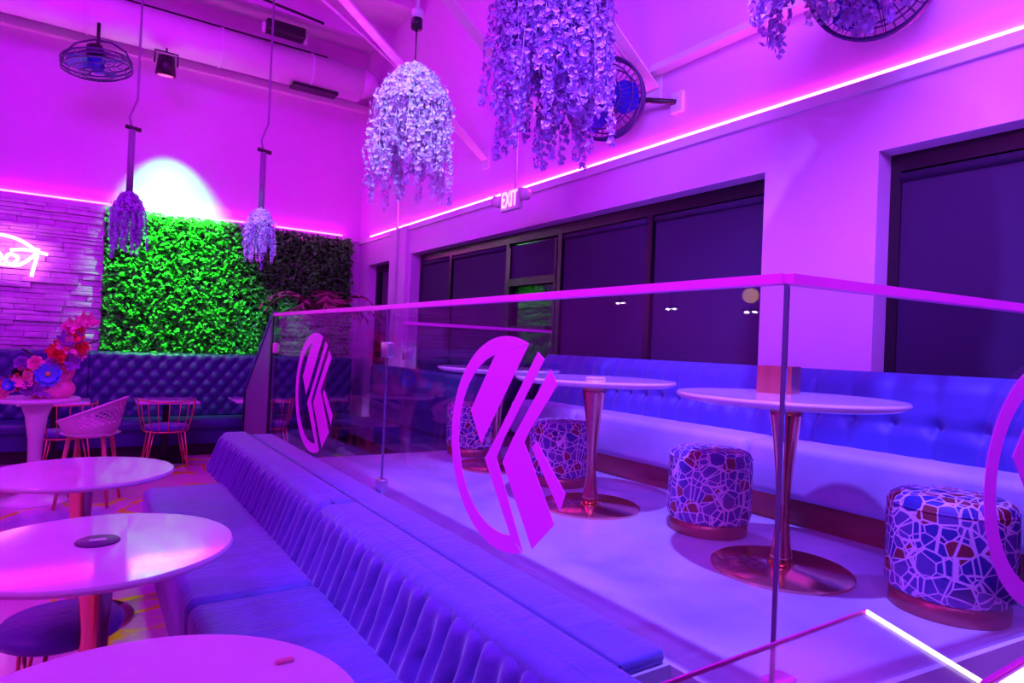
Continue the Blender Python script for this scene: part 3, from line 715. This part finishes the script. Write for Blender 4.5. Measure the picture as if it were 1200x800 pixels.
# ------------------------------------------------------------------ chairs
def wire_chair(label, loc, rz):
    t = thing('wire_chair', label, 'chair', loc, rz, 'copper wire chairs')   # faces +y, back at -y
    MB().lathe([(.20, .44), (.225, .455), (.23, .48), (.215, .505), (.01, .51)], 36).build('seat_pad', 'velvet', t)
    MB().tube([(.225*cos(2*PI*k/32), .225*sin(2*PI*k/32), .44) for k in range(32)], .008, 6, True).build('seat_ring', 'copperwire', t)
    arc = [(.29*cos(a), .27*sin(a), .80 - .02*abs(sin(a))) for a in [PI + PI*k/16 for k in range(17)]]
    pts = [(.235, .05, .44), (.285, .02, .68), (.292, -.01, .78)] ; pts2 = [(-x, y, z_) for x, y, z_ in pts]
    MB().tube(pts2 + arc + pts[::-1], .008, 6).build('back_hoop', 'copperwire', t)
    for k in range(7):
        a = PI + PI*(k+1)/8
        MB().tube([(.222*cos(a), .222*sin(a), .44), (.27*cos(a), .25*sin(a), .62), (.29*cos(a), .27*sin(a), .785)], .0055, 5).build('back_wire', 'copperwire', t)
    for sx in (-1, 1):
        for sy in (-1, 1):
            MB().tube([(sx*.13, sy*.15, .44), (sx*.22, sy*.22, 0), (sx*.22, sy*.22, .006), (sx*.17, sy*.19, .44)], .008, 6).build('leg', 'copperwire', t)
    return t
w0 = wire_chair('copper wire chair with blue pad standing at the back banquette table', (.84, 8.30, GZ), 0)
dup(w0, (-.12, 8.05, GZ), .2, 'copper wire chair with blue pad half hidden behind a pink shell chair')
dup(w0, (1.95, 8.25, GZ), 0, 'copper wire chair mostly hidden behind the stair guard')
ws = thing('wire_stool', 'backless stool on copper hairpin legs tucked under the table with the puck', 'stool', (-.02, 2.86, GZ), .2)
MB().lathe([(.17, .43), (.195, .445), (.20, .47), (.18, .495), (.01, .50)], 36).build('seat_pad', 'velvet', ws)
for a in (.7, 2.3, 3.9, 5.5):
    c_, s_ = cos(a), sin(a)
    MB().tube([(.12*c_-.04*s_, .12*s_+.04*c_, .435), (.17*c_, .17*s_, 0), (.17*c_, .17*s_, .006), (.12*c_+.04*s_, .12*s_-.04*c_, .435)], .007, 6).build('hairpin_leg', 'copperwire', ws)

def shell_chair(label, loc, rz):
    t = thing('shell_chair', label, 'chair', loc, rz, 'pink shell chairs')
    nu, nv = 40, 14
    def fn(u, v):
        # bucket shell: u around from front-left over the back to front-right, v from seat bottom to rim
        a = -PI/2 - 1.25*PI/1.6 + u*2*1.25*PI/1.6 - 0   # centred on -y (back)
        bk = (1+cos((u-.5)*2*PI*.80))/2
        rim = .11+.22*bk; r = .17+.105*v**.6
        return (r*1.02*cos(a), r*.98*sin(a), .62 + rim*v**1.2)
    sh = MB()
    vs = [fn(i/nu, j/nv) for j in range(nv+1) for i in range(nu+1)]; fs = []
    for j in range(nv):
        for i in range(nu):
            q = (j*(nu+1)+i, j*(nu+1)+i+1, (j+1)*(nu+1)+i+1, (j+1)*(nu+1)+i)
            if 6 <= j <= 11 and (i+j) % 2 == 0 and 5 < i < 34: continue   # perforations
            fs.append(q)
    sh.add(vs, fs, True); ob = sh.build('shell', 'pinkplastic', t)
    md = ob.modifiers.new('thickness', 'SOLIDIFY'); md.thickness = .010
    MB().lathe([(.01, .600), (.16, .605), (.20, .62), (.235, .635), (.21, .64), (.01, .625)], 36).build('seat', 'pinkplastic', t)
    MB().tube([fn(i/nu, 1) for i in range(nu+1)], .012, 6).build('rim', 'pinkplastic', t)
    for sx in (-1, 1):
        for sy in (-1, 1):
            MB().tube([(sx*.13, sy*.13, .61), (sx*.20, sy*.20, 0)], [.020, .013], 8).build('leg', 'wood', t)
    return t
c0 = shell_chair('pale pink perforated shell chair right of the flower table', (.10, 6.85, GZ), 1.30)
dup(c0, (-.80, 6.95, GZ), -1.35, 'pale pink perforated shell chair left of the flower table, cut by the frame')

# ------------------------------------------------------------------ flower arrangement
fa = thing('flower_arrangement', 'sweeping pink, red and blue flower arrangement on the tulip table', 'flowers', (-.35, 7.15, GZ+.92)); fa.scale = (1, 1, 1.14)
def flower(kind, c, r, m, seed, tilt=(0, -1, .3)):
    rnd = random.Random(seed); mb = MB(); q = Vector(tilt).normalized().to_track_quat('Z', 'X').to_matrix(); c = Vector(c)
    def petal(a, L_, W, lift, z0):
        ca, sa = cos(a), sin(a)
        P = [(0, 0, z0), (L_*.5, -W, z0+lift*.4), (L_*.9, -W*.7, z0+lift), (L_, 0, z0+lift*1.1), (L_*.9, W*.7, z0+lift), (L_*.5, W, z0+lift*.4), (L_*.55, 0, z0+lift*.25)]
        mb.add([c + q @ Vector((x*ca-y*sa, x*sa+y*ca, z_)) for x, y, z_ in P], [(0, 1, 6), (1, 2, 6), (2, 3, 6), (3, 4, 6), (4, 5, 6), (5, 0, 6)], True)
    if kind == 'daisy':
        for k in range(9): petal(2*PI*k/9, r, r*.32, r*.18, 0)
        for k in range(9): petal(2*PI*(k+.5)/9, r*.75, r*.26, r*.3, .005)
    elif kind == 'rose':
        for lay, n in ((1, 7), (.78, 6), (.55, 5), (.35, 4)):
            for k in range(n): petal(2*PI*k/n+lay*3, r*lay, r*.42*lay, r*(1.15-lay)*.9, .01)
    else:
        for k in range(14):
            petal(rnd.uniform(0, 6.28), r*rnd.uniform(.6, 1.1), r*.22, rnd.uniform(.1, .8)*r, 0)
    o = mb.build('flower', m, fa)
    if kind == 'daisy': MB().sphere(c + q @ Vector((0, 0, r*.15)), r*.2, 10, 6).build('flower_centre', 'yellow', o)
    return o
MB().sphere((.14, 0, .07), .16, 20, 10, (1.15, .8, .62)).build('base_mound', 'pinkf', fa)
MB().tube([(.14, .02, .10), (.22, .03, .24), (.29, .03, .42), (.33, .02, .56), (.34, .0, .66)], [.12, .10, .075, .05, .02], 12).build('spine', 'pinkf', fa)
FL = [('daisy', (.115, -.14, .19), .105, 'bluef'), ('rose', (.02, -.11, .27), .065, 'pinkf'), ('rose', (-.08, -.08, .27), .06, 'purplef'), ('rose', (-.10, -.08, .19), .055, 'darkleaf'),
      ('rose', (.17, -.10, .33), .075, 'red'), ('wild', (.25, -.08, .40), .09, 'pinkf'), ('rose', (.14, -.12, .28), .05, 'purplef'), ('wild', (.23, -.07, .46), .08, 'purplef'),
      ('wild', (.33, -.06, .50), .07, 'red'), ('wild', (.28, -.05, .58), .08, 'pinkf'), ('wild', (.35, -.04, .62), .07, 'pinkf'), ('rose', (.36, -.05, .40), .06, 'red'),
      ('wild', (.30, -.09, .28), .08, 'purplef'), ('wild', (.34, -.05, .34), .07, 'pinkf'), ('rose', (-.16, -.10, .10), .055, 'bluef'), ('wild', (-.05, -.12, .13), .09, 'pinkf'), ('rose', (-.02, -.12, .08), .07, 'purplef'),
      ('rose', (-.24, -.08, .08), .06, 'red'), ('wild', (-.30, -.04, .07), .08, 'pinkf'), ('rose', (-.20, -.12, .04), .05, 'pinkf'), ('wild', (.08, -.12, .06), .08, 'purplef'), ('daisy', (-.17, -.15, .10), .035, 'bluef'),
      ('wild', (.24, .08, .30), .09, 'pinkf'), ('wild', (.10, .10, .16), .09, 'red'), ('wild', (-.12, .08, .10), .09, 'pinkf')]
rf = random.Random(21)
SP = [(-.32, .05), (-.22, .07), (-.10, .12), (.0, .16), (.08, .20), (.16, .26), (.22, .34), (.27, .44), (.31, .54), (.34, .63)]
for k in range(34):
    x_, z_ = rf.choice(SP); FL.append((rf.choice(('wild', 'wild', 'rose')), (x_+rf.uniform(-.06, .06), rf.uniform(-.09, .06), z_+rf.uniform(-.06, .05)), rf.uniform(.05, .085), rf.choice(('pinkf', 'pinkf', 'pinkf', 'red', 'purplef'))))
for i, (k, c, r, m) in enumerate(FL): flower(k, c, r, m, i)
def big_leaf(c, L_, W, q, m, parent):
    mb = MB(); c = Vector(c)
    def fn(u, v): 
        x = (v-.5)*2*W*sin(PI*min(.97, u*.95+.03)); return tuple(c + q @ Vector((x, u*L_, -.25*L_*u*u-.3*abs(x))))
    return mb.surf(fn, 8, 4).build('leaf', m, parent)
big_leaf((.02, -.05, .32), .14, .04, Matrix.Rotation(2.0, 3, 'Z') @ Matrix.Rotation(.8, 3, 'X'), 'darkleaf', fa)
big_leaf((.36, -.05, .42), .16, .04, Matrix.Rotation(-1.2, 3, 'Z') @ Matrix.Rotation(.6, 3, 'X'), 'darkleaf', fa)

# dried plant at the far right before the hedge
dp = thing('dried_palm', 'brown dried palm arrangement in a dark pot beyond the far glass', 'plant', (2.72, 8.6, GZ))
MB().lathe([(.16, 0), (.20, .05), (.24, .50), (.25, .55), (.21, .55), (.20, .45), (.01, .44)], 28).build('pot', 'pot', dp)
MB().tube([(0, 0, .44), (.02, 0, 1.0), (0, 0, 1.85)], [.03, .025, .015], 8).build('stem', 'brownplant', dp)
rn = random.Random(4)
for k in range(14):
    a = 2*PI*k/14 + rn.uniform(-.2, .2); L_ = rn.uniform(.5, .95); rise = rn.uniform(.15, .5)
    fr = MB(); pts = [Vector((cos(a)*L_*s_, sin(a)*L_*s_*.7, 1.80+rise*sin(s_*2.3)-.15*s_)) for s_ in [i/8 for i in range(9)]]
    fr.tube(pts, [.012-.001*i for i in range(9)], 5)
    for i in range(1, 9):
        tdir = (pts[i]-pts[i-1]).normalized(); sd = tdir.cross(Vector((0, 0, 1))).normalized()
        for sg in (-1, 1):
            e = pts[i] + sd*sg*.24*sin(PI*i/9.5+.2) + tdir*.08 - Vector((0, 0, .05)); wv = tdir*.04
            fr.add([pts[i]-wv, pts[i]+wv, e], [(0, 1, 2)])
    fr.build('frond', 'brownplant', dp)

# lamps of the left part of the room, seen mirrored in glass
t = thing('globe_pendant', 'warm globe pendant left of the frame, mirrored in the glass', 'pendant lamp', (-2.5, 4.0, 2.11))
MB().sphere((0, 0, 0), .075, 20, 12).build('globe', 'lampwarm', t); MB().tube([(0, 0, .07), (0, 0, 4.09)], .006, 6).build('cord', 'dark', t)
for (y, z_) in ((6.39, 2.144), (5.49, 2.040), (4.355, 1.976)):
    t = thing('twin_lamp', 'small twin white lamp mirrored in the glass, %s' % ('farthest left' if y > 5.5 else 'in the middle' if y > 4.5 else 'under the globe'), 'lamp', (-3.0, y, z_), 0, 'twin lamps on the left side')
    for s_ in (-.05, .05): MB().tube([(0, s_, 0), (0, s_, .02)], .022, 12).build('lamp_face', 'lampwhite', t)
    MB().box(-.02, .02, -.09, .09, .02, .05).build('bar', 'dark', t); MB().tube([(0, 0, .05), (0, 0, HC-z_)], .008, 6).build('rod', 'dark', t)

# near host stand with a clear flap
hs = thing('host_stand', 'white topped host stand with a clear acrylic flap at the bottom right corner', 'stand', (0, 0, GZ))
MB().rbox(1.10, 1.85, -.25, .385, 1.06, 1.095, .006, 2).build('counter', 'white', hs)
MB().box(1.10, 1.85, .385, .392, 1.05, 1.096).build('front_edge', 'rail', hs)
MB().box(1.16, 1.80, -.2, .34, 0, 1.06).build('cabinet', 'velvet_dark', hs)
fx = lambda x0, x1, y0, y1, th: MB().add([(x, y, 1.098+(y-.608)*.25+dz) for dz in (0, th) for y in (y0, y1) for x in (x0, x1)], [(0, 2, 3, 1), (4, 5, 7, 6), (0, 1, 5, 4), (2, 6, 7, 3), (0, 4, 6, 2), (1, 3, 7, 5)])
fx(.55, 1.195, .30, .605, .006).build('acrylic_flap', 'acrylic', hs)
fx(.55, 1.2, .605, .608, .0062).build('flap_edge', 'rail', hs)
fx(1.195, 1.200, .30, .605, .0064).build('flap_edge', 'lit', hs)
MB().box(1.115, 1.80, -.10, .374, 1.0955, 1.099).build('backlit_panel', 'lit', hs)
